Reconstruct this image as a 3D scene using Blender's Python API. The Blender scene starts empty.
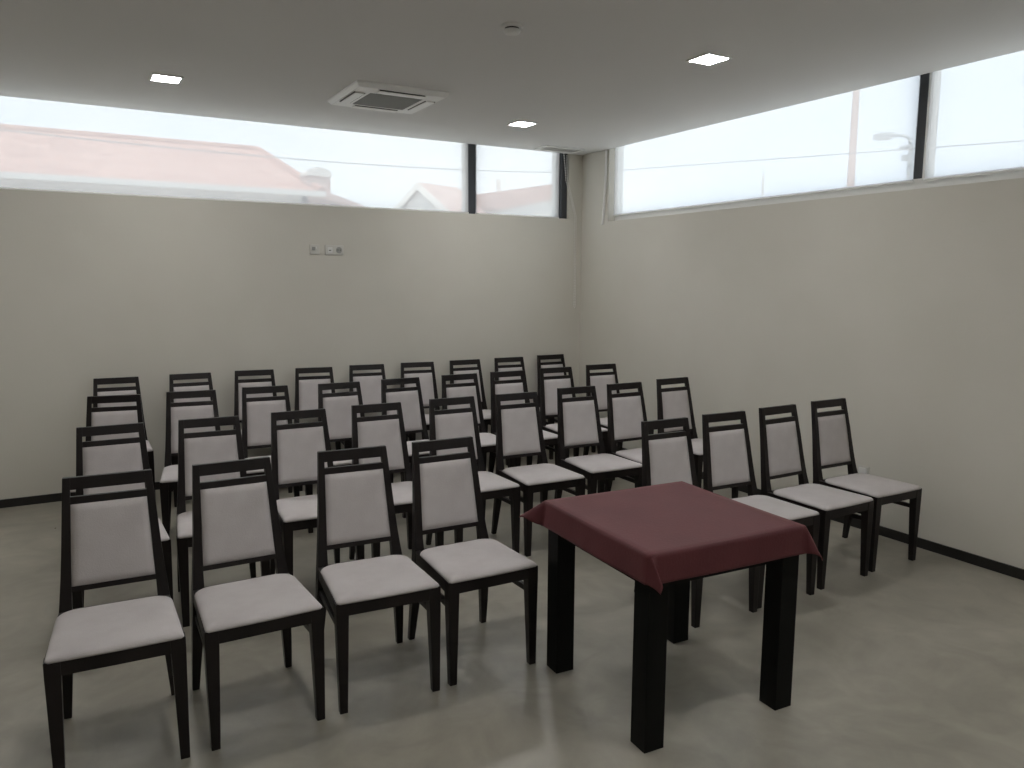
import bpy, bmesh, math, random
from mathutils import Vector, Matrix
random.seed(7)
scene = bpy.context.scene
COL = scene.collection

# ------------------------------------------------------------------ helpers
def mat(name, color, rough=0.5, spec=0.5, metallic=0.0):
    m = bpy.data.materials.new(name); m.use_nodes = True
    b = m.node_tree.nodes['Principled BSDF']
    b.inputs['Base Color'].default_value = (*color, 1)
    b.inputs['Roughness'].default_value = rough
    b.inputs['Specular IOR Level'].default_value = spec
    b.inputs['Metallic'].default_value = metallic
    return m

def vary(m, c1, c2, scale=3.0, detail=4.0, stretch=(1, 1, 1), lo=0.35, hi=0.65, rough=None, bump=0.0, bump_scale=None, distortion=0.0):
    """noise driven colour (and optional roughness / bump) on a Principled material"""
    nt = m.node_tree; N = nt.nodes; L = nt.links; b = N['Principled BSDF']
    tc = N.new('ShaderNodeTexCoord'); mp = N.new('ShaderNodeMapping')
    mp.inputs['Scale'].default_value = stretch
    L.new(tc.outputs['Object'], mp.inputs['Vector'])
    no = N.new('ShaderNodeTexNoise'); no.inputs['Scale'].default_value = scale
    no.inputs['Detail'].default_value = detail; no.inputs['Distortion'].default_value = distortion
    L.new(mp.outputs['Vector'], no.inputs['Vector'])
    cr = N.new('ShaderNodeValToRGB'); e = cr.color_ramp.elements
    e[0].position = lo; e[0].color = (*c1, 1); e[1].position = hi; e[1].color = (*c2, 1)
    L.new(no.outputs['Fac'], cr.inputs['Fac']); L.new(cr.outputs['Color'], b.inputs['Base Color'])
    if rough:
        mr = N.new('ShaderNodeMapRange'); mr.inputs['To Min'].default_value = rough[0]; mr.inputs['To Max'].default_value = rough[1]
        L.new(no.outputs['Fac'], mr.inputs['Value']); L.new(mr.outputs['Result'], b.inputs['Roughness'])
    if bump:
        n2 = N.new('ShaderNodeTexNoise'); n2.inputs['Scale'].default_value = bump_scale or scale * 6
        n2.inputs['Detail'].default_value = 3
        L.new(mp.outputs['Vector'], n2.inputs['Vector'])
        bp = N.new('ShaderNodeBump'); bp.inputs['Strength'].default_value = bump; bp.inputs['Distance'].default_value = 0.004
        L.new(n2.outputs['Fac'], bp.inputs['Height']); L.new(bp.outputs['Normal'], b.inputs['Normal'])
    return m

def obj(name, bm, m, parent=None, smooth=False):
    me = bpy.data.meshes.new(name)
    bmesh.ops.recalc_face_normals(bm, faces=bm.faces[:])
    bm.to_mesh(me); bm.free()
    if smooth:
        for p in me.polygons: p.use_smooth = True
    me.materials.append(m)
    o = bpy.data.objects.new(name, me); COL.objects.link(o)
    if parent: o.parent = parent
    return o

def tag(o, label=None, cat=None, group=None, kind=None):
    if label: o['label'] = label
    if cat: o['category'] = cat
    if group: o['group'] = group
    if kind: o['kind'] = kind
    return o

def thing(name, loc, label, cat, rz=0.0, group=None):
    o = bpy.data.objects.new(name, None); COL.objects.link(o)
    o.location = loc; o.rotation_euler = (0, 0, rz); o.empty_display_size = 0.1
    return tag(o, label, cat, group)

def loft(bm, secs, bevel=0.0):
    """solid through a list of equal-length closed sections"""
    rings = [[bm.verts.new(p) for p in s] for s in secs]
    n = len(rings[0]); fs = []
    for a, b in zip(rings, rings[1:]):
        for i in range(n):
            fs.append(bm.faces.new((a[i], a[(i + 1) % n], b[(i + 1) % n], b[i])))
    fs.append(bm.faces.new(rings[0][::-1])); fs.append(bm.faces.new(rings[-1]))
    if bevel:
        bmesh.ops.recalc_face_normals(bm, faces=fs)
        es = [e for e in {e for f in fs for e in f.edges}
              if len(e.link_faces) == 2 and e.calc_face_angle(0) > 0.6]
        bmesh.ops.bevel(bm, geom=es, offset=bevel, segments=2, profile=0.7, affect='EDGES')
    return bm

def rect(x0, x1, y0, y1, z):
    return [(x0, y0, z), (x1, y0, z), (x1, y1, z), (x0, y1, z)]

def box(bm, x0, x1, y0, y1, z0, z1, bevel=0.0):
    return loft(bm, [rect(x0, x1, y0, y1, z0), rect(x0, x1, y0, y1, z1)], bevel)

def boxes(*bs, bevel=0.0):
    bm = bmesh.new()
    for b in bs: box(bm, *b, bevel=bevel)
    return bm

def tube(bm, pts, r, seg=8, r_end=None):
    pts = [Vector(p) for p in pts]; secs = []
    for i, p in enumerate(pts):
        a = pts[max(i - 1, 0)]; b = pts[min(i + 1, len(pts) - 1)]
        t = (b - a).normalized()
        u = t.orthogonal() if abs(t.z) > 0.9 else t.cross(Vector((0, 0, 1)))
        u.normalize(); w = t.cross(u)
        rr = r if r_end is None else r + (r_end - r) * i / (len(pts) - 1)
        secs.append([tuple(p + (u * math.cos(k * 2 * math.pi / seg) + w * math.sin(k * 2 * math.pi / seg)) * rr) for k in range(seg)])
    return loft(bm, secs)

def disc_stack(bm, prof, seg=28):
    """lathe about z: prof = [(r, z), ...]"""
    secs = [[(r * math.cos(2 * math.pi * k / seg), r * math.sin(2 * math.pi * k / seg), z) for k in range(seg)] for r, z in prof]
    return loft(bm, secs)

# ------------------------------------------------------------------ materials
M = {}
M['wall'] = vary(mat('cream_plaster', (.72, .69, .60), .85, .2), (.65, .63, .568), (.685, .665, .605), 1.1, 3, bump=.12, bump_scale=60)
M['ceiling'] = vary(mat('white_ceiling_paint', (.74, .73, .71), .9, .15), (.755, .755, .75), (.775, .775, .77), .8, 2)
M['floor'] = mat('polished_microcement', (.28, .26, .22), .3, .5)
M['baseboard'] = mat('dark_baseboard', (.012, .011, .010), .4)
M['wood'] = vary(mat('wenge_wood', (.012, .008, .008), .36, .33), (.006, .0042, .0042), (.012, .0082, .008), 9, 5, (1, 1, .12))
M['fabric'] = vary(mat('pale_upholstery', (.50, .46, .44), .95, .1), (.515, .483, .485), (.57, .54, .54), 7, 4, bump=.25, bump_scale=220)
M['table_wood'] = vary(mat('black_table_wood', (.004, .004, .004), .5, .12), (.0025, .003, .0027), (.005, .005, .0045), 8, 4, (1, 1, .15))
M['cloth'] = vary(mat('wine_tablecloth', (.15, .045, .05), .55, .28), (.072, .0165, .020), (.090, .022, .026), 5, 4, bump=.2, bump_scale=120)
M['pvc'] = mat('light_window_frame', (.76, .76, .74), .5)
M['post'] = mat('dark_grey_post', (.035, .038, .045), .35)
M['hem'] = mat('grey_hem_bar', (.90, .89, .87), .5)
M['plate'] = mat('off_white_plate', (.66, .65, .61), .45)
M['white_plastic'] = mat('white_plastic', (.78, .78, .76), .4)
M['panel_white'] = mat('air_conditioner_white', (.90, .90, .885), .4)
M['grey_plastic'] = mat('grey_grille_plastic', (.34, .345, .33), .5)
M['dark_slot'] = mat('dark_slot', (.03, .03, .03), .6)
M['chain'] = mat('white_bead_chain', (.93, .92, .90), .4)
M['concrete'] = mat('pale_concrete', (.5, .49, .47), .9)
M['lamp_grey'] = mat('galvanised_grey', (.36, .38, .40), .6)
M['wire'] = mat('cable_grey', (.22, .23, .24), .7)
M['render_white'] = mat('white_render', (.62, .60, .57), .9)
M['ground'] = vary(mat('outdoor_ground', (.3, .29, .26), .95, .1), (.52, .505, .47), (.62, .60, .57), .6, 4)

# floor: mottled trowelled cement, slightly glossy
def floor_nodes():
    m = M['floor']; nt = m.node_tree; N = nt.nodes; L = nt.links; b = N['Principled BSDF']
    tc = N.new('ShaderNodeTexCoord')
    n1 = N.new('ShaderNodeTexNoise'); n1.inputs['Scale'].default_value = 1.1; n1.inputs['Detail'].default_value = 6; n1.inputs['Roughness'].default_value = .62; n1.inputs['Distortion'].default_value = .6
    n2 = N.new('ShaderNodeTexNoise'); n2.inputs['Scale'].default_value = 4.2; n2.inputs['Detail'].default_value = 5; n2.inputs['Distortion'].default_value = 1.2
    for n in (n1, n2): L.new(tc.outputs['Object'], n.inputs['Vector'])
    c1 = N.new('ShaderNodeValToRGB'); e = c1.color_ramp.elements
    e[0].position = .34; e[0].color = (.275, .258, .215, 1); e[1].position = .68; e[1].color = (.385, .365, .31, 1)
    c2 = N.new('ShaderNodeValToRGB'); e = c2.color_ramp.elements
    e[0].position = .32; e[0].color = (.86, .86, .86, 1); e[1].position = .7; e[1].color = (1.08, 1.08, 1.08, 1)
    mx = N.new('ShaderNodeMix'); mx.data_type = 'RGBA'; mx.blend_type = 'MULTIPLY'; mx.inputs[0].default_value = 1
    L.new(n1.outputs['Fac'], c1.inputs['Fac']); L.new(n2.outputs['Fac'], c2.inputs['Fac'])
    L.new(c1.outputs['Color'], mx.inputs[6]); L.new(c2.outputs['Color'], mx.inputs[7])
    L.new(mx.outputs[2], b.inputs['Base Color'])
    mr = N.new('ShaderNodeMapRange'); mr.inputs['To Min'].default_value = .24; mr.inputs['To Max'].default_value = .40
    L.new(n2.outputs['Fac'], mr.inputs['Value']); L.new(mr.outputs['Result'], b.inputs['Roughness'])
floor_nodes()

# terracotta tiled roofs (rows of tiles as procedural waves)
def roof_mat(name, c1, c2):
    m = vary(mat(name, c1, .9, .1), c1, c2, 2.5, 5)
    nt = m.node_tree; N = nt.nodes; L = nt.links; b = N['Principled BSDF']
    tc = N.new('ShaderNodeTexCoord'); w = N.new('ShaderNodeTexWave'); w.wave_type = 'BANDS'; w.bands_direction = 'X'
    w.inputs['Scale'].default_value = 1.4; w.inputs['Distortion'].default_value = .3
    L.new(tc.outputs['Object'], w.inputs['Vector'])
    bp = N.new('ShaderNodeBump'); bp.inputs['Strength'].default_value = .3; bp.inputs['Distance'].default_value = .05
    L.new(w.outputs['Fac'], bp.inputs['Height']); L.new(bp.outputs['Normal'], b.inputs['Normal'])
    return m
M['roof'] = roof_mat('terracotta_tiles', (.36, .21, .18), (.44, .27, .23))
M['roof_pale'] = roof_mat('pale_roof_tiles', (.42, .30, .27), (.48, .36, .33))

def fabric_screen():
    m = bpy.data.materials.new('mesh_screen_fabric'); m.use_nodes = True
    nt = m.node_tree; N = nt.nodes; L = nt.links; N.remove(N['Principled BSDF']); out = N['Material Output']
    tr = N.new('ShaderNodeBsdfTransparent'); tr.inputs['Color'].default_value = (1, 1, 1, 1)
    tl = N.new('ShaderNodeBsdfTranslucent'); tl.inputs['Color'].default_value = (.86, .86, .87, 1)
    df = N.new('ShaderNodeBsdfDiffuse'); df.inputs['Color'].default_value = (.8, .8, .8, 1)
    m1 = N.new('ShaderNodeMixShader'); m1.inputs[0].default_value = .35
    L.new(tl.outputs[0], m1.inputs[1]); L.new(df.outputs[0], m1.inputs[2])
    m2 = N.new('ShaderNodeMixShader'); m2.inputs[0].default_value = .42
    L.new(tr.outputs[0], m2.inputs[1]); L.new(m1.outputs[0], m2.inputs[2])
    L.new(m2.outputs[0], out.inputs['Surface'])
    return m
M['screen'] = fabric_screen()

def glass():
    m = bpy.data.materials.new('window_glass'); m.use_nodes = True
    nt = m.node_tree; N = nt.nodes; L = nt.links; N.remove(N['Principled BSDF']); out = N['Material Output']
    tr = N.new('ShaderNodeBsdfTransparent'); tr.inputs['Color'].default_value = (.95, .97, .97, 1)
    gl = N.new('ShaderNodeBsdfGlossy'); gl.inputs['Roughness'].default_value = .02
    lw = N.new('ShaderNodeLayerWeight'); pw = N.new('ShaderNodeMath'); pw.operation = 'POWER'; pw.inputs[1].default_value = 5
    fr = N.new('ShaderNodeMath'); fr.operation = 'MULTIPLY_ADD'; fr.inputs[1].default_value = .3; fr.inputs[2].default_value = .003
    L.new(lw.outputs['Facing'], pw.inputs[0]); L.new(pw.outputs[0], fr.inputs[0])
    mx = N.new('ShaderNodeMixShader')
    L.new(fr.outputs[0], mx.inputs[0]); L.new(tr.outputs[0], mx.inputs[1]); L.new(gl.outputs[0], mx.inputs[2])
    L.new(mx.outputs[0], out.inputs['Surface'])
    return m
M['glass'] = glass()

cb = M['cloth'].node_tree.nodes['Principled BSDF']
cb.inputs['Sheen Weight'].default_value = .36; cb.inputs['Sheen Roughness'].default_value = .45; cb.inputs['Sheen Tint'].default_value = (.62, .26, .27, 1)

def emitter(name, color, strength):
    m = bpy.data.materials.new(name); m.use_nodes = True
    b = m.node_tree.nodes['Principled BSDF']
    b.inputs['Base Color'].default_value = (.8, .8, .8, 1)
    b.inputs['Emission Color'].default_value = (*color, 1); b.inputs['Emission Strength'].default_value = strength
    return m
M['led'] = emitter('led_panel', (1.0, .975, .95), 112.0)

# ------------------------------------------------------------------ room shell
# corner of the room at the origin; back wall y = 0 (room on y < 0), right wall x = 0 (room on x < 0)
H = 2.944; SILL = 2.305; SILL_R = 2.257; REC = .10; OUT = .17; HEAD = 3.12
XL = -7.6; YF = -9.6

struct = lambda o: tag(o, kind='structure')
bm = bmesh.new(); box(bm, XL - .25, .25, YF - .25, .25, -.12, 0); struct(obj('floor', bm, M['floor']))
# ceiling slab stops at the inner wall faces; the blind pocket is open above the windows
struct(obj('ceiling', boxes((XL, 0, YF, 0, H, H + .1)), M['ceiling']))
# back wall: below the windows, corner pier, lintel
WBX0, WBX1 = XL + .3, -.165          # clerestory in the back wall
WRY0, WRY1 = YF + .5, -.45          # clerestory in the right wall
struct(obj('wall_back', boxes(
    (XL - .25, .0, 0, OUT, 0, SILL), (WBX1, .0, 0, OUT, SILL, HEAD + .2), (XL - .25, WBX0, 0, OUT, SILL, HEAD + .2),
    (WBX0, WBX1, .02, OUT, HEAD, HEAD + .2)), M['wall']))
struct(obj('wall_right', boxes(
    (0, OUT, YF - .25, OUT, 0, SILL_R), (0, OUT, WRY1, OUT, SILL_R, HEAD + .2), (0, OUT, YF - .25, WRY0, SILL_R, HEAD + .2),
    (.02, OUT, WRY0, WRY1, HEAD, HEAD + .2)), M['wall']))
struct(obj('wall_left', boxes((XL - .25, XL, YF - .25, 0, 0, HEAD + .2)), M['wall']))
# front wall (behind the camera)
struct(obj('wall_front', boxes((XL, 0, YF - .25, YF, 0, HEAD + .2)), M['wall']))
struct(obj('trim_1', boxes((XL, 0, .02, OUT, H + .28, H + .34), (.02, OUT, YF, OUT, H + .28, H + .34), (XL - .25, OUT, YF - .25, OUT, HEAD + .2, HEAD + .34)), M['ceiling']))
BBH = .062
struct(obj('baseboard_back', boxes((XL, -.012, -.012, 0, 0, BBH)), M['baseboard']))
struct(obj('baseboard_right', boxes((-.012, 0, YF, 0, 0, BBH)), M['baseboard']))
struct(obj('baseboard_left', boxes((XL, XL + .012, YF, -.012, 0, BBH)), M['baseboard']))

# clerestory windows: pvc frame, dark posts, glass
FY0, FY1 = REC - .02, REC + .05
def window_back():
    fb = .02
    posts = (-1.2, -.22, -4.75)
    fr = boxes((WBX0, WBX1, FY0, FY1, SILL, SILL + fb), (WBX0, WBX1, FY0, FY1, HEAD - .05, HEAD), (WBX0, WBX0 + .05, FY0, FY1, SILL + fb, HEAD - .05),
               (-1.298, -1.272, FY0, FY1, SILL + fb, HEAD - .05), (-.275, -.235, FY0, FY1, SILL + fb, HEAD - .05))
    w = struct(obj('window_1', fr, M['pvc']))
    obj('window_post', boxes((-1.272, -1.178, .07, .115, SILL, HEAD - .05), bevel=.004), M['post'], w)
    obj('window_post', boxes((-.233, -.167, .03, .10, SILL, HEAD - .05), bevel=.004), M['post'], w)
    obj('glass_pane', boxes((WBX0 + .05, -1.298, REC + .01, REC + .018, SILL + fb, HEAD - .05)), M['glass'], w)
    obj('glass_pane', boxes((-1.178, -.275, REC + .01, REC + .018, SILL + fb, HEAD - .05)), M['glass'], w)
    return w
window_back()
def window_right():
    fb = .073
    fr = boxes((FY0, FY1, WRY0, WRY1, SILL_R, SILL_R + fb), (FY0, FY1, WRY0, WRY1, HEAD - .05, HEAD), (FY0, FY1, WRY0, WRY0 + .05, SILL_R + fb, HEAD - .05),
               (FY0, FY1, WRY1 - .03, WRY1, SILL_R + fb, HEAD - .05), (FY0, FY1, -3.645, -3.612, SILL_R + fb, HEAD - .05))
    w = struct(obj('window_2', fr, M['pvc']))
    obj('window_post', boxes((.085, .115, -3.61, -3.545, SILL_R, HEAD - .05), bevel=.004), M['post'], w)
    obj('glass_pane', boxes((REC + .01, REC + .018, -3.545, WRY1 - .03, SILL_R + fb, HEAD - .05)), M['glass'], w)
    obj('glass_pane', boxes((REC + .01, REC + .018, WRY0 + .05, -3.66, SILL_R + fb, HEAD - .05)), M['glass'], w)
    return w
window_right()

# ------------------------------------------------------------------ roller screens in the recesses
def roller(label, along, a0, a1, d=.05):
    """screen hanging in the recess; along = 'x' (back wall) or 'y' (right wall)"""
    z0, z1 = (SILL if along == 'x' else SILL_R + .045) + .002, HEAD - .055
    loc = ((a0 + a1) / 2, d, z0) if along == 'x' else (d, (a0 + a1) / 2, z0)
    r = thing('roller_blind', loc, label, 'window blind', 0 if along == 'x' else math.pi / 2, 'mesh roller screens in the high windows')
    h = (a1 - a0) / 2
    obj('fabric', boxes((-h, h, -.0006, .0006, .0155, z1 - z0 - .045)), M['screen'], r)
    b = bmesh.new(); tube(b, [(-h, 0, .008), (h, 0, .008)], .007, 10); obj('hem_bar', b, M['hem'], r, True)
    b = bmesh.new(); tube(b, [(-h, 0, z1 - z0 - .03), (h, 0, z1 - z0 - .03)], .026, 14); obj('roller_tube', b, M['white_plastic'], r, True)
    return r
roller('long pale mesh roller screen in the back wall window, left of its dark post', 'x', WBX0 + .03, -1.276)
roller('short pale mesh roller screen in the back wall window, between its two dark posts', 'x', -1.2, -.25)
roller('pale mesh roller screen in the right wall window, between corner and dark post', 'y', -3.573, WRY1 - .02)
roller('pale mesh roller screen in the right wall window, right of the dark post', 'y', WRY0 + .03, -3.645)

def bead_chain(label, pts, rad=.006, step=.016):
    """string of little beads along a polyline"""
    b = bmesh.new(); pts = [Vector(p) for p in pts]
    o = pts[0]
    for p, q in zip(pts, pts[1:]):
        n = max(1, int((q - p).length / step))
        for k in range(n):
            c = p.lerp(q, k / n) - o
            bmesh.ops.create_icosphere(b, subdivisions=1, radius=rad, matrix=Matrix.Translation(c))
    ob = obj('blind_chain', b, M['chain'], None, True); ob.location = o
    return tag(ob, label, 'blind cord', 'bead chains of the roller screens')
c1 = bead_chain('white bead chain hanging across the corner dark post of the back window',
           [(-.235, -.006, H - .004), (-.215, -.006, 2.78), (-.205, -.006, 2.68), (-.14, -.006, 2.5), (-.092, -.008, 2.33), (-.088, -.008, 1.42),
            (-.080, -.008, 1.405), (-.072, -.008, 1.42), (-.076, -.008, 2.33), (-.13, -.006, 2.52), (-.19, -.006, 2.7), (-.20, -.006, H - .004)])
c2 = bead_chain('white bead chain hanging at the left end of the right wall window',
           [(-.008, -.405, H - .004), (-.008, -.395, 2.6), (-.008, -.37, 2.29), (-.008, -.362, 2.24), (-.008, -.375, 2.24), (-.012, -.40, 2.4), (-.012, -.418, 2.7), (-.012, -.42, H - .004)], .0095, .013)

# ------------------------------------------------------------------ sockets
def face_plate(name, label, cat, loc, rz, units, group=None):
    """small wall plate facing local -y"""
    t = thing(name, loc, label, cat, rz, group)
    w = .041 * units
    obj('plate', boxes((-w, w, -.010, 0, -.041, .041), bevel=.004), M['plate'], t)
    return t, w
t, w = face_plate('data_socket', 'single white wall plate on the back wall, left of the double plate', 'wall socket', (-2.775, 0, 1.935), 0, 1)
b = bmesh.new(); box(b, -.022, .004, -.016, -.0095, -.006, .022, .002); obj('jack', b, M['grey_plastic'], t)
b = bmesh.new(); box(b, .008, .018, -.013, -.0095, .004, .024, .002); obj('cover_flap', b, M['white_plastic'], t)
t, w = face_plate('wall_socket', 'double white wall plate on the back wall, right of the single plate', 'wall socket', (-2.603, 0, 1.935), 0, 2)
b = bmesh.new(); disc_stack(b, [(.026, 0), (.026, .004), (.022, .004)], 24)
bmesh.ops.rotate(b, verts=b.verts, cent=(0, 0, 0), matrix=Matrix.Rotation(math.pi / 2, 3, 'X')); bmesh.ops.translate(b, verts=b.verts, vec=(.04, -.0095, 0))
obj('socket_well', b, M['grey_plastic'], t)
for sx in (-.010, .010):
    b = bmesh.new(); tube(b, [(.04 + sx, -.0138, 0), (.04 + sx, -.0145, 0)], .0045, 10); obj('pin_hole', b, M['dark_slot'], t)
b = bmesh.new(); box(b, -.062, -.018, -.014, -.0095, -.024, .022, .003); obj('jack', b, M['white_plastic'], t)
b = bmesh.new(); box(b, -.05, -.03, -.0147, -.0135, -.008, -.001); obj('jack_slot', b, M['dark_slot'], t)
t, w = face_plate('wall_socket', 'low white wall plate on the right wall behind the rightmost front chair', 'wall socket', (0, -3.40, .40), -math.pi / 2, 1)
b = bmesh.new(); box(b, -.03, .03, -.016, -.0095, -.03, .03, .006); obj('cover_flap', b, M['white_plastic'], t)

# ------------------------------------------------------------------ ceiling fittings
def downlight(x, y, label):
    t = thing('ceiling_light', (x, y, H), label, 'ceiling light', 0, 'square recessed downlights')
    s = .092; i = .078
    b = boxes((-s, s, -s, -i, -.008, 0), (-s, s, i, s, -.008, 0), (-s, -i, -i, i, -.008, 0), (i, s, -i, i, -.008, 0))
    obj('frame', b, M['white_plastic'], t)
    obj('diffuser', boxes((-i, i, -i, i, -.006, -.001)), M['led'], t)
    return t
downlight(-4.006, -1.126, 'square lit downlight in the ceiling left of the cassette air conditioner')
downlight(-1.346, -1.066, 'square lit downlight in the ceiling nearest the room corner')
downlight(-1.365, -3.203, 'square lit downlight in the ceiling nearest the camera, by the right wall window')
for x, y, l in ((-4.006, -3.203, 'added unseen square downlight in the ceiling above the front rows of chairs, outside the photo'),  # unseen lamps, added because the three visible ones leave the room dark
                (-6.66, -1.126, 'added unseen square downlight near the back left corner of the ceiling, outside the photo'),
                (-4.006, -5.3, 'added unseen square downlight just above the camera, outside the photo'),
                (-2.3, -5.4, 'added unseen square downlight right of the camera, outside the photo'),
                (-1.365, -7.4, 'added unseen square downlight behind the camera, right side, outside the photo'),
                (-4.006, -7.4, 'added unseen square downlight behind the camera, middle, outside the photo')):
    downlight(x, y, l)

def cassette():
    t = thing('air_conditioner', (-2.622, -1.387, H), 'white square cassette air conditioner set in the ceiling', 'air conditioner')
    s = .325; i = .19; z = -.034
    b = bmesh.new()
    # bevelled frame: outer edge thin, ring around the grille
    def ring(so, zo, si, zi):
        o = [b.verts.new((sx * so, sy * so, zo)) for sx, sy in ((-1, -1), (1, -1), (1, 1), (-1, 1))]
        n = [b.verts.new((sx * si, sy * si, zi)) for sx, sy in ((-1, -1), (1, -1), (1, 1), (-1, 1))]
        for k in range(4): b.faces.new((o[k], o[(k + 1) % 4], n[(k + 1) % 4], n[k]))
    ring(s, 0, s, -.012); ring(s, -.012, s - .02, z); ring(s - .02, z, i, z - .004); ring(i, z - .004, i, z + .012)
    bmesh.ops.remove_doubles(b, verts=b.verts, dist=1e-5)
    box(b, -s + .004, s - .004, -s + .004, s - .004, -.010, 0)
    obj('panel', b, M['panel_white'], t)
    g = bmesh.new(); box(g, -i, i, -i, i, z + .004, z + .012)
    for k in range(19):
        y = -i + .01 + k * (2 * i - .02) / 18
        box(g, -i + .005, i - .005, y - .004, y + .004, z - .004, z + .004)
    obj('intake_grille', g, M['grey_plastic'], t)
    for k in range(4):
        a = k * math.pi / 2
        fb = bmesh.new(); box(fb, -.165, .165, -.283, -.222, z - .0105, z - .0035, .003)
        sb = bmesh.new(); box(sb, -.16, .16, -.290, -.284, z - .006, z - .001); box(sb, -.16, .16, -.221, -.215, z - .0065, z - .001)
        for q, nm, m_ in ((fb, 'air_flap', M['panel_white']), (sb, 'air_slot', M['dark_slot'])):
            bmesh.ops.rotate(q, verts=q.verts, cent=(0, 0, 0), matrix=Matrix.Rotation(a, 3, 'Z')); obj(nm, q, m_, t)
cassette()

t = thing('smoke_detector', (-2.6245, -3.134, H), 'small round white smoke detector on the ceiling at the top of the photo', 'smoke detector')
b = bmesh.new(); disc_stack(b, [(.055, 0), (.055, -.012), (.05, -.016)]); obj('base', b, M['white_plastic'], t, False)
b = bmesh.new(); disc_stack(b, [(.036, -.0155), (.036, -.024)]); obj('sensor_gap', b, M['dark_slot'], t)
b = bmesh.new(); disc_stack(b, [(.042, -.024), (.044, -.03), (.036, -.042), (.015, -.046)]); obj('cap', b, M['white_plastic'], t, False)

t = thing('ceiling_vent', (-.42, -.21, H), 'slim rectangular air vent in the ceiling by the room corner', 'vent')
b = boxes((-.22, .22, -.105, -.085, -.012, 0), (-.22, .22, .085, .105, -.012, 0), (-.22, -.2, -.085, .085, -.012, 0), (.2, .22, -.085, .085, -.012, 0))
obj('frame', b, M['white_plastic'], t)
b = bmesh.new()
for k in range(7):
    y = -.072 + k * .024
    loft(b, [[(-.2, y - .008, -.010), (-.2, y - .006, -.011), (-.2, y + .009, -.002), (-.2, y + .007, -.001)],
             [(.2, y - .008, -.010), (.2, y - .006, -.011), (.2, y + .009, -.002), (.2, y + .007, -.001)]])
obj('louvre', b, M['white_plastic'], t)

# ------------------------------------------------------------------ dining chair (front faces local -y)
def back_y(z):    # front face of the raked back
    P = [(.44, .212), (.56, .238), (.75, .273), (.94, .3125)]
    for (a, ya), (c, yc) in zip(P, P[1:]):
        if z <= c: return ya + (yc - ya) * (z - a) / (c - a)
    return P[-1][1]
def out_x(z):     # outer half width of the back
    P = [(.0, .203), (.44, .190), (.60, .1745), (.94, .1525)]
    for (a, xa), (c, xc) in zip(P, P[1:]):
        if z <= c: return xa + (xc - xa) * (z - a) / (c - a)
def in_x(z):
    P = [(.44, .146), (.53, .1435), (.84, .131), (.94, .126)]
    for (a, xa), (c, xc) in zip(P, P[1:]):
        if z <= c: return xa + (xc - xa) * (z - a) / (c - a)
    return P[0][1]

def rear_leg(s):
    b = bmesh.new(); secs = []
    #     z, xin, xout, yfront, yback
    rows = [(0, .176, .203, .266, .292), (.12, .166, .201, .246, .277), (.25, .155, .197, .225, .263), (.36, .148, .193, .212, .256),
            (.44, .146, .190, .208, .254)]
    for z in (.50, .56, .65, .75, .85, .933):
        th = .040 - (z - .44) * .034
        rows.append((z, in_x(z), out_x(z), back_y(z), back_y(z) + th))
    for z, a, c, y0, y1 in rows:
        secs.append(rect(min(s * a, s * c), max(s * a, s * c), y0, y1, z))
    return loft(b, secs, .003)

def front_leg(s):
    b = bmesh.new()
    rows = [(0, .176, .207, -.207, -.178), (.40, .164, .2128, -.2105, -.164), (.4505, .164, .2128, -.2105, -.164)]
    return loft(b, [rect(min(s * a, s * c), max(s * a, s * c), y0, y1, z) for z, a, c, y0, y1 in rows], .003)

def cross_rail(z0, z1, th, inset=.004):
    """rail between the stiles following the rake"""
    b = bmesh.new(); secs = []
    for z in (z0, z1):
        x = in_x(z) + .002
        secs.append([(-x, back_y(z) + inset, z), (x, back_y(z) + inset, z), (x, back_y(z) + inset + th, z), (-x, back_y(z) + inset + th, z)])
    return loft(b, secs, .002)

def pad_back():
    b = bmesh.new(); n, mrows = 10, 10
    def surf(side):
        g = []
        for j in range(mrows + 1):
            v = j / mrows; z = .532 + (.836 - .532) * v; row = []
            for i in range(n + 1):
                u = i / n * 2 - 1; x = u * (in_x(z) - .0005)
                e = max(0, (1 - abs(u) ** 6)) * max(0, (1 - abs(2 * v - 1) ** 6))
                d = .010 * e
                y = back_y(z) + (.003 - d * .8 if side < 0 else .020 + d)
                row.append(b.verts.new((x, y, z)))
            g.append(row)
        for j in range(mrows):
            for i in range(n):
                f = (g[j][i], g[j][i + 1], g[j + 1][i + 1], g[j + 1][i])
                b.faces.new(f if side < 0 else f[::-1])
        return g
    A = surf(-1); B = surf(1)
    ring = lambda g: [g[0][i] for i in range(n + 1)] + [g[j][n] for j in range(1, mrows + 1)] + [g[mrows][i] for i in range(n - 1, -1, -1)] + [g[j][0] for j in range(mrows - 1, 0, -1)]
    ra, rb = ring(A), ring(B)
    for k in range(len(ra)):
        b.faces.new((ra[k], rb[k], rb[(k + 1) % len(ra)], ra[(k + 1) % len(ra)]))
    return b

def pad_outline(t, shrink=0.0):
    """rounded seat outline, angle parameter 0..1 -> point"""
    return t

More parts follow.
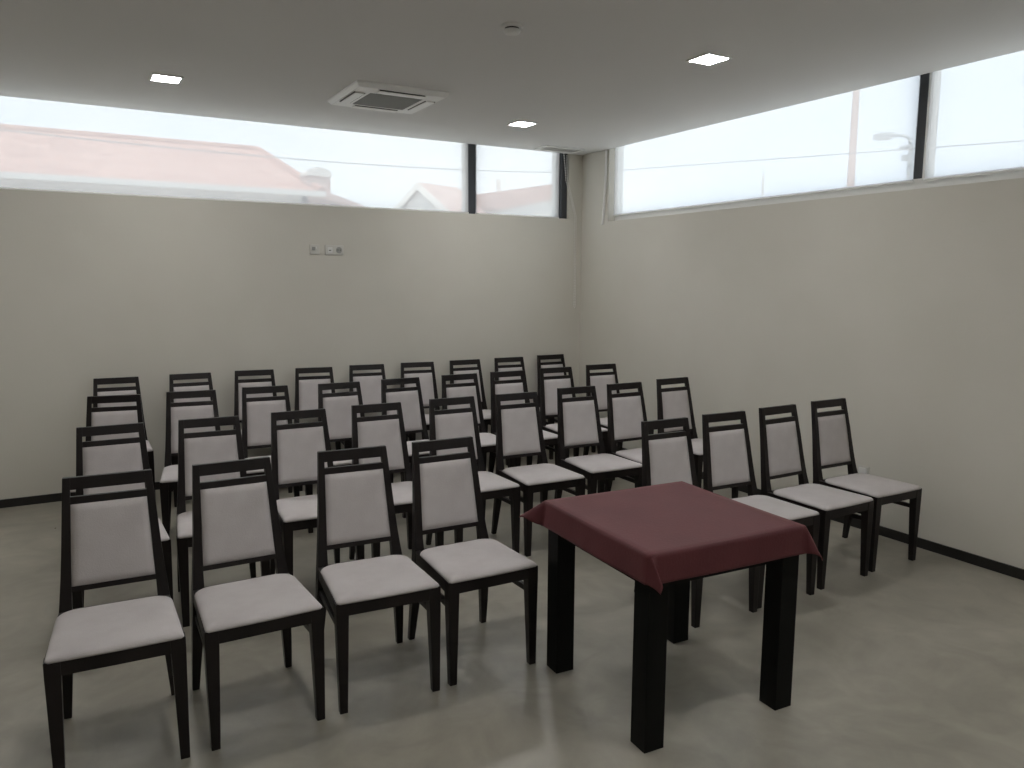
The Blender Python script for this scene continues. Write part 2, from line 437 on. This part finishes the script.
def seat_pad():
    # outline: front edge gently bowed, rounded back corners in front of the stiles
    pts = []
    def arc(cx, cy, r, a0, a1, n):
        for k in range(n + 1):
            a = math.radians(a0 + (a1 - a0) * k / n); pts.append((cx + r * math.cos(a), cy + r * math.sin(a)))
    arc(.196, -.200, .012, -90, 0, 4)
    arc(.128, .128, .066, 5, 90, 7)
    arc(-.128, .128, .066, 90, 175, 7)
    arc(-.196, -.200, .012, 180, 270, 4)
    for k in range(1, 8): pts.append((-.19 + .38 * k / 8, -.212 - .004 * math.sin(math.pi * k / 8)))
    b = bmesh.new(); cx, cy = 0, -.02
    prof = [(.996, .448), (1.004, .453), (.997, .458), (.972, .4632), (.92, .4675), (.80, .4715), (.60, .4735), (.35, .4745), (.12, .475)]
    rings = []
    for s, z in prof:
        rings.append([b.verts.new((cx + (x - cx) * s, cy + (y - cy) * s, z)) for x, y in pts])
    n = len(pts)
    for a, c in zip(rings, rings[1:]):
        for i in range(n): b.faces.new((a[i], a[(i + 1) % n], c[(i + 1) % n], c[i]))
    b.faces.new(rings[-1]); b.faces.new(rings[0][::-1])
    return b

def seat_frame():
    b = bmesh.new()
    box(b, -.166, .166, -.2085, -.186, .398, .450, .002)                  # front apron
    for s in (-1, 1):
        loft(b, [[(s * .2105, -.166, .398), (s * .188, -.166, .398), (s * .188, -.166, .450), (s * .2105, -.166, .450)],
                 [(s * .189, .212, .398), (s * .166, .212, .398), (s * .166, .212, .450), (s * .189, .212, .450)]], .002)
    box(b, -.150, .150, .206, .228, .398, .450, .002)                     # rear apron
    return b

def stretcher(s):
    b = bmesh.new()
    return loft(b, [[(s * .199, -.168, .322), (s * .180, -.168, .322), (s * .180, -.168, .346), (s * .199, -.168, .346)],
                    [(s * .186, .222, .322), (s * .166, .222, .322), (s * .166, .222, .346), (s * .186, .222, .346)]], .002)

def make_chair():
    t = thing('dining_chair', (0, 0, 0), 'x', 'chair')
    obj('leg', front_leg(-1), M['wood'], t); obj('leg', front_leg(1), M['wood'], t)
    obj('leg', rear_leg(-1), M['wood'], t); obj('leg', rear_leg(1), M['wood'], t)
    obj('seat_frame', seat_frame(), M['wood'], t)
    obj('stretcher', stretcher(-1), M['wood'], t); obj('stretcher', stretcher(1), M['wood'], t)
    obj('crest_rail', cross_rail(.887, .9325, .020, .0015), M['wood'], t)
    obj('back_rail', cross_rail(.834, .861, .018, .002), M['wood'], t)
    obj('back_rail', cross_rail(.514, .534, .020, .002), M['wood'], t)
    tag(obj('back_panel', pad_back(), M['fabric'], t, True), 'pale grey upholstered back panel')
    tag(obj('seat', seat_pad(), M['fabric'], t, True), 'pale grey upholstered seat pad')
    return t

CH = {
 'A': [(-4.5552, -3.6808, -.0427), (-4.0816, -3.6882, .0123), (-3.594, -3.6992, -.0615), (-3.1399, -3.7072, -.0149),
       (-1.862, -3.8016, -.0333), (-1.4195, -3.7942, -.0463), (-.9357, -3.7757, .0185), (-.4505, -3.7523, -.0063)],
 'B': [(-4.489, -2.5683, -.0136), (-4.028, -2.5826, -.06), (-3.5322, -2.5728, -.0299), (-3.0527, -2.5508, -.0248), (-2.5431, -2.5432, -.0219),
       (-2.0757, -2.5575, -.0331), (-1.554, -2.5009, -.0414), (-1.1069, -2.4913, -.0046), (-.5877, -2.4333, .0051)],
 'C': [(-4.4653, -1.4274, -.16), (-3.9862, -1.445, -.1081), (-3.4945, -1.453, -.0805), (-2.9528, -1.4942, -.0111), (-2.4541, -1.4628, .0163),
       (-1.9429, -1.4384, .0066), (-1.5091, -1.4386, -.0152), (-1.0106, -1.3875, -.0584), (-.5041, -1.3553, -.0615)],
 'D': [(-4.3678, -.4272, -.0489), (-3.8306, -.3997, -.0241), (-3.3633, -.3951, -.1104), (-2.8903, -.4328, -.1551), (-2.3987, -.4247, -.101),
       (-1.9299, -.4347, -.1317), (-1.4125, -.4434, -.0263), (-.9293, -.4308, -.0408), (-.4081, -.3859, -.0105)],
}
ORD = ['leftmost', 'second from left', 'third from left', 'fourth from left', 'middle', 'fourth from right',
       'third from right', 'second from right', 'rightmost']
LAB_A = ['dark wooden pale-seated chair at the left end of the front row',
         'dark wooden pale-seated chair in the front row, second from its left end',
         'dark wooden pale-seated chair in the front row, third from its left end',
         'dark wooden pale-seated chair in the front row, just left of the maroon table',
         'dark wooden pale-backed chair in the front row, seat hidden behind the maroon table',
         'dark wooden pale-seated chair in the front row, third from its right end',
         'dark wooden pale-seated chair in the front row, second from its right end',
         'dark wooden pale-seated chair at the right end of the front row']
ROWN = {'B': 'second row from the front', 'C': 'third row from the front', 'D': 'back row by the wall'}
proto = make_chair(); parts = list(proto.children); first = True
for row in 'ABCD':
    for i, (x, y, a) in enumerate(CH[row]):
        if first: c = proto; first = False
        else:
            c = proto.copy(); COL.objects.link(c)
            for p in parts:
                q = p.copy(); COL.objects.link(q); q.parent = c
        c.location = (x, y, 0); c.rotation_euler = (0, 0, a)
        c['label'] = LAB_A[i] if row == 'A' else f'dark wooden pale-padded chair, {ORD[i]} in the {ROWN[row]}'
        c['category'] = 'chair'; c['group'] = 'dining chairs set out in rows'

# ------------------------------------------------------------------ table and cloth
TX, TY, TR = -2.565, -4.3325, -.055
TW, TH = .3615, .742
t = thing('table', (TX, TY, 0), 'square black wooden table with thick straight legs under a maroon cloth', 'table', TR)
obj('tabletop', boxes((-TW, TW, -TW, TW, TH - .05, TH), bevel=.003), M['table_wood'], t)
for sx in (-1, 1):
    for sy in (-1, 1):
        lx, ly = sx * (TW - .046), sy * (TW - .046)
        obj('leg', boxes((lx - .043, lx + .043, ly - .043, ly + .043, 0, TH - .0505), bevel=.003), M['table_wood'], t)
obj('apron', boxes((-.272, .272, -TW + .012, -TW + .032, TH - .13, TH - .0505), (-.272, .272, TW - .032, TW - .012, TH - .13, TH - .0505),
                   (-TW + .012, -TW + .032, -.272, .272, TH - .13, TH - .0505), (TW - .032, TW - .012, -.272, .272, TH - .13, TH - .0505)), M['table_wood'], t)

def tablecloth():
    b = bmesh.new(); E = TW + .004; h = .112; top = TH + .004; N = 64
    S = E + h
    # per-corner spread of the ear (sx, sy): how far it flares outward
    ear = {(-1, -1): (.55, .7), (-1, 1): (.85, .9), (1, -1): (.36, .8), (1, 1): (.5, .9)}
    rnd = [random.uniform(0, 6.28) for _ in range(8)]
    def wave(u, k): return .5 * math.sin(7 * u + rnd[k]) + .5 * math.sin(15 * u + rnd[k + 4])
    def pos(u, v):
        du, dv = max(0, abs(u) - E), max(0, abs(v) - E)
        sx, sy = (1 if u > 0 else -1), (1 if v > 0 else -1)
        cu, cv = max(-E, min(E, u)), max(-E, min(E, v))
        if du == 0 and dv == 0:
            z = top + .0012 * math.sin(9 * u + 2) * math.sin(7 * v + 1)
            return (u, v, z)
        r = math.hypot(du, dv); ph = math.atan2(dv, du)
        k = (0 if sx > 0 else 1) + (0 if sy > 0 else 2)
        f = .10 + .05 * wave(u if dv > du else v, k)
        # flare swells towards a corner and is largest on the diagonal of the corner square
        if du > 0 and dv > 0:
            amp, pw = ear[(sx, sy)]
            q = (ph / (math.pi / 2)) ** (1.35 if (sx, sy) == (-1, -1) else 1.0)
            f += amp * math.sin(math.pi * q) ** pw
        f = max(.02, min(1.3, f))
        R = .010
        # small rounded edge then straight fall at angle f from the vertical
        if r < R * 1.5:
            a = r / (R * 1.5) * (math.pi / 2 - f); hor = R * math.sin(a); ver = R * (1 - math.cos(a))
        else:
            a = math.pi / 2 - f; hor = R * math.sin(a) + (r - R * 1.5) * math.sin(f); ver = R * (1 - math.cos(a)) + (r - R * 1.5) * math.cos(f)
        slip = .42 * r * math.sin(2 * ph) if (du > 0 and dv > 0 and sx < 0 and sy < 0) else 0   # this corner folds over sideways
        return (cu + sx * hor * math.cos(ph) + slip, cv + sy * hor * math.sin(ph), top - ver)
    # parameter values denser past the edge
    vals = [-S + h * k / 12 for k in range(12)] + [-E + 2 * E * k / 28 for k in range(29)] + [E + h * (k + 1) / 12 for k in range(12)]
    g = [[b.verts.new(pos(u, v)) for u in vals] for v in vals]
    n = len(vals)
    for j in range(n - 1):
        for i in range(n - 1): b.faces.new((g[j][i], g[j][i + 1], g[j + 1][i + 1], g[j + 1][i]))
    o = obj('tablecloth', b, M['cloth'], None, True)
    o.location = (TX, TY, 0); o.rotation_euler = (0, 0, TR)
    md = o.modifiers.new('thickness', 'SOLIDIFY'); md.thickness = .0016; md.offset = 1
    return tag(o, 'maroon cloth spread over the square black table, corners drooping in folds', 'tablecloth')
tablecloth()

# ------------------------------------------------------------------ outside
struct(obj('floor_1', boxes((-60, 70, OUT + .02, 80, -.35, -.25), (OUT + .02, 70, -30, OUT + .02, -.35, -.25), (-60, XL - .26, -30, OUT + .02, -.35, -.25), (XL - .26, OUT + .02, -30, YF - .26, -.35, -.25)), M['ground'])).name = 'ground'

def roof_solid(bm, pts_bottom, pts_top, faces):
    vs = [bm.verts.new(p) for p in pts_bottom + pts_top]
    for f in faces: bm.faces.new([vs[i] for i in f])

# near house with a hipped terracotta roof
t = thing('house', (-6, 13, -.25), 'long house with a hipped pink tiled roof and chimney, outside the back window at left', 'house')
def L(p): return (p[0] + 6, p[1] - 13, p[2] + .25)
x0, x1 = -14.0, -.08
bm = bmesh.new(); roof_solid(bm, [L(p) for p in ((x0, 9, 3.43), (x1, 9, 3.43), (x1, 17, 3.43), (x0, 17, 3.43))], [L((x0 + 5, 13, 4.78)), L((-.42, 13, 4.78))],
    [(0, 1, 5, 4), (1, 2, 5), (2, 3, 4, 5), (3, 0, 4), (3, 2, 1, 0)])
obj('roof', bm, M['roof'], t)
b = bmesh.new(); tube(b, [L((x0 + 5, 13, 4.77)), L((-.42, 13, 4.77))], .09, 8); tube(b, [L((-.42, 13, 4.77)), L((x1, 9, 3.45))], .08, 8); obj('ridge_tile', b, M['roof'], t)
bm = bmesh.new(); a0, a1 = L((x0 + .3, 9.35, -.25)), L((x1 - .3, 16.6, 3.43)); box(bm, a0[0], a1[0], a0[1], a1[1], a0[2], a1[2]); obj('wall', bm, M['render_white'], t)
b = bmesh.new(); a0, a1 = L((x0, 8.9, 3.33)), L((x1 + .05, 9.0, 3.43)); box(b, a0[0], a1[0], a0[1], a1[1], a0[2], a1[2]); obj('gutter', b, M['concrete'], t)
# lower side roof stepping down to the right
b = bmesh.new(); loft(b, [[L((-.3, 9, 3.36)), L((-.3, 9, 3.42)), L((.15, 9, 3.40)), L((.8, 9, 3.20)), L((.8, 9, 3.14))],
                          [L((-.3, 14, 3.36)), L((-.3, 14, 3.42)), L((.15, 14, 3.40)), L((.8, 14, 3.20)), L((.8, 14, 3.14))]]); obj('side_roof', b, M['roof_pale'], t)
b = bmesh.new(); a0, a1 = L((-.36, 9.4, -.25)), L((.7, 13.8, 3.15)); box(b, a0[0], a1[0], a0[1], a1[1], a0[2], a1[2]); obj('wall', b, M['render_white'], t)
# chimney with rounded cap
cx, cy = -.02, 9.6
b = bmesh.new(); a0, a1 = L((cx - .24, cy - .22, 3.2)), L((cx + .24, cy + .25, 3.84)); box(b, a0[0], a1[0], a0[1], a1[1], a0[2], a1[2], .01); ch = obj('chimney', b, M['roof_pale'], t)
b = bmesh.new(); secs = []
for k in range(13):
    a = math.pi * k / 12
    xx = cx - .265 * math.cos(a); zz = 3.80 + .16 * math.sin(a)
    secs.append([L((xx, cy - .26, zz)), L((xx, cy + .28, zz)), L((xx, cy + .28, 3.78)), L((xx, cy - .26, 3.78))])
loft(b, secs); obj('chimney_cap', b, M['concrete'], ch)

def gable_house(label, loc, w, ln, ze, zr, turn, mroof):
    """gable end at local y = 0 facing -y, ridge running +y, turned about z"""
    t = thing('house', (loc[0], loc[1], -.25), label, 'house', turn)
    h = w / 2; ze += .25; zr += .25
    bm = bmesh.new()
    prof = lambda y: [(-h + .25, y, 0), (h - .25, y, 0), (h - .25, y, ze), (0, y, zr - .12), (-h + .25, y, ze)]
    loft(bm, [prof(.2), prof(ln - .2)]); obj('wall', bm, M['render_white'], t)
    bm = bmesh.new(); bb = bmesh.new()
    for s in (-1, 1):
        sec = lambda y, d0, d1: [(0, y, zr + d0), (s * h, y, ze - .1 + d0), (s * h, y, ze - .1 + d1), (0, y, zr + d1)]
        loft(bm, [sec(0, -.02, .12), sec(ln, -.02, .12)])
        loft(bb, [sec(-.06, -.16, .12), sec(0, -.16, .12)])
    obj('roof', bm, mroof, t); obj('barge_board', bb, M['render_white'], t)
    return t
gable_house('distant gabled house with pale pink roof, outside the back window left of its dark post', (7.5, 22), 5.0, 2.2, 3.75, 5.37, math.radians(-70), M['roof_pale'])

# far low-pitched house behind the narrow pane: roof rising to the right, white barge below
t = thing('house', (19, 30, -.25), 'distant house with low pink roof rising right, outside the narrow back window pane', 'house')
q = lambda x, y, z: (x - 19, y - 30, z + .25)
RF = [(10.5, 5.36), (18.3, 6.74), (18.3, 6.08), (13.5, 5.03)]
bm = bmesh.new(); loft(bm, [[q(x, y, z) for x, z in RF] for y in (26.1, 36)]); obj('roof', bm, M['roof'], t)
WL = [(13.6, -.25), (13.6, 5.04), (18.2, 6.06), (18.2, -.25)]
bm = bmesh.new(); loft(bm, [[q(x, y, z) for x, z in WL] for y in (26.25, 35.5)]); obj('wall', bm, M['render_white'], t)
bm = bmesh.new(); a0, a1 = q(13.62, 26.6, 5.7), q(13.78, 26.8, 6.5); box(bm, a0[0], a1[0], a0[1], a1[1], a0[2], a1[2], .01); obj('chimney', bm, M['render_white'], t)

# poles, lamp and overhead cables
b = bmesh.new(); tube(b, [(0, 0, 0), (0, 0, 7.2)], .085, 12, .05); o = obj('utility_pole', b, M['roof_pale']); o.location = (8, 2.88, -.25)
tag(o, 'thick tall pale utility pole outside the right wall window', 'utility pole')
b = bmesh.new(); tube(b, [(0, 0, 0), (0, 0, 4.12)], .025, 10); o = obj('utility_pole', b, M['concrete']); o.location = (8, 4.97, -.25)
tag(o, 'thin short pale pole outside the right wall window, left of the thick pole', 'utility pole')
t = thing('street_lamp', (8, 1.74, -.25), 'grey street lamp with curved arm outside the right wall window, beside the dark post', 'street lamp')
b = bmesh.new(); tube(b, [(0, 0, 0), (0, 0, 4.25)], .055, 10, .035); obj('lamp_pole', b, M['lamp_grey'], t, True)
b = bmesh.new(); tube(b, [(0, 0, 4.23), (0, .04, 4.36), (0, .14, 4.43), (0, .30, 4.46), (0, .40, 4.47)], .026, 8); obj('lamp_arm', b, M['lamp_grey'], t, True)
b = bmesh.new(); loft(b, [[(-.04, .36, 4.44), (.04, .36, 4.44), (.04, .36, 4.52), (-.04, .36, 4.52)], [(-.10, .48, 4.41), (.10, .48, 4.41), (.10, .48, 4.53), (-.10, .48, 4.53)],
                          [(-.09, .68, 4.43), (.09, .68, 4.43), (.07, .68, 4.53), (-.07, .68, 4.53)]], .01); obj('lamp_head', b, M['lamp_grey'], t)
b = bmesh.new(); box(b, -.03, .03, .03, .14, 4.0, 4.1, .01); box(b, -.03, .03, .06, .2, 4.2, 4.26, .01); obj('bracket', b, M['lamp_grey'], t)

def cable(label, p, qe, sag, r=.009):
    b = bmesh.new(); p, qe = Vector(p), Vector(qe); pts = []
    for k in range(25):
        s = k / 24; c = p.lerp(qe, s); c.z -= sag * 4 * s * (1 - s); pts.append(c - p)
    tube(b, pts, r, 6); o = obj('overhead_cable', b, M['wire']); o.location = p
    return tag(o, label, 'overhead cable')
b = bmesh.new(); tube(b, [(0, 0, 0), (0, 0, 5.2)], .07, 12, .05); o = obj('utility_pole', b, M['concrete']); o.location = (6.43, 9.0, -.25)
tag(o, 'utility pole outside, hidden behind the corner of the room where the cables meet', 'utility pole')
b = bmesh.new(); tube(b, [(0, 0, 0), (0, 0, 4.0)], .07, 12, .05); o = obj('utility_pole', b, M['concrete']); o.location = (-7.57, 4.2, -.25)
tag(o, 'utility pole outside the back wall, beyond the left edge of the photo', 'utility pole')
cable('thin overhead cable crossing sky and pink roof outside the back window', (-7.5, 4.22, 3.47), (6.36, 8.97, 4.265), .2)
cable('thin overhead cable crossing the sky outside the right wall window', (6.45, 8.92, 4.266), (9.18, -5.0, 3.59), .0)

# ------------------------------------------------------------------ light
wd = bpy.data.worlds.new('sky'); scene.world = wd; wd.use_nodes = True
nt = wd.node_tree; N = nt.nodes; Lk = nt.links
bg = N['Background']
tc = N.new('ShaderNodeTexCoord'); no = N.new('ShaderNodeTexNoise'); no.inputs['Scale'].default_value = 3.5; no.inputs['Detail'].default_value = 5
Lk.new(tc.outputs['Generated'], no.inputs['Vector'])
cr = N.new('ShaderNodeValToRGB'); e = cr.color_ramp.elements
e[0].position = .4; e[0].color = (.80, .885, 1.0, 1); e[1].position = .62; e[1].color = (.90, .945, 1.0, 1)
Lk.new(no.outputs['Fac'], cr.inputs['Fac']); Lk.new(cr.outputs['Color'], bg.inputs['Color'])
bg.inputs['Strength'].default_value = 1.4
sl = bpy.data.lights.new('sun', 'SUN'); sl.energy = 4.1; sl.angle = math.radians(2); sl.color = (1, .95, .88)
so = bpy.data.objects.new('sun', sl); COL.objects.link(so); so.location = (-20, -30, 30)
so.rotation_euler = Vector((.34, .30, -1.0)).to_track_quat('-Z', 'Y').to_euler()

# ------------------------------------------------------------------ camera
cam = bpy.data.cameras.new('camera'); co = bpy.data.objects.new('camera', cam); COL.objects.link(co)
Rm = Matrix(((0.86778, .062012, -.493064), (-.496927, .117626, -.859784), (.004681, .99112, .132889)))
co.matrix_world = Matrix.Translation((-4.6328, -6.6531, 1.67864)) @ Rm.to_4x4()
cam.sensor_width = 36; cam.sensor_fit = 'HORIZONTAL'; cam.lens = 770.64 * 36 / 1024; cam.clip_start = .05; cam.clip_end = 300
scene.camera = co

vs = scene.view_settings
scene.display_settings.display_device = 'sRGB'
vs.view_transform = 'Standard'; vs.look = 'None'; vs.gamma = 1; vs.use_curve_mapping = False
vs.exposure = 0.3
scene.cycles.max_bounces = 14; scene.cycles.diffuse_bounces = 8; scene.cycles.transparent_max_bounces = 16
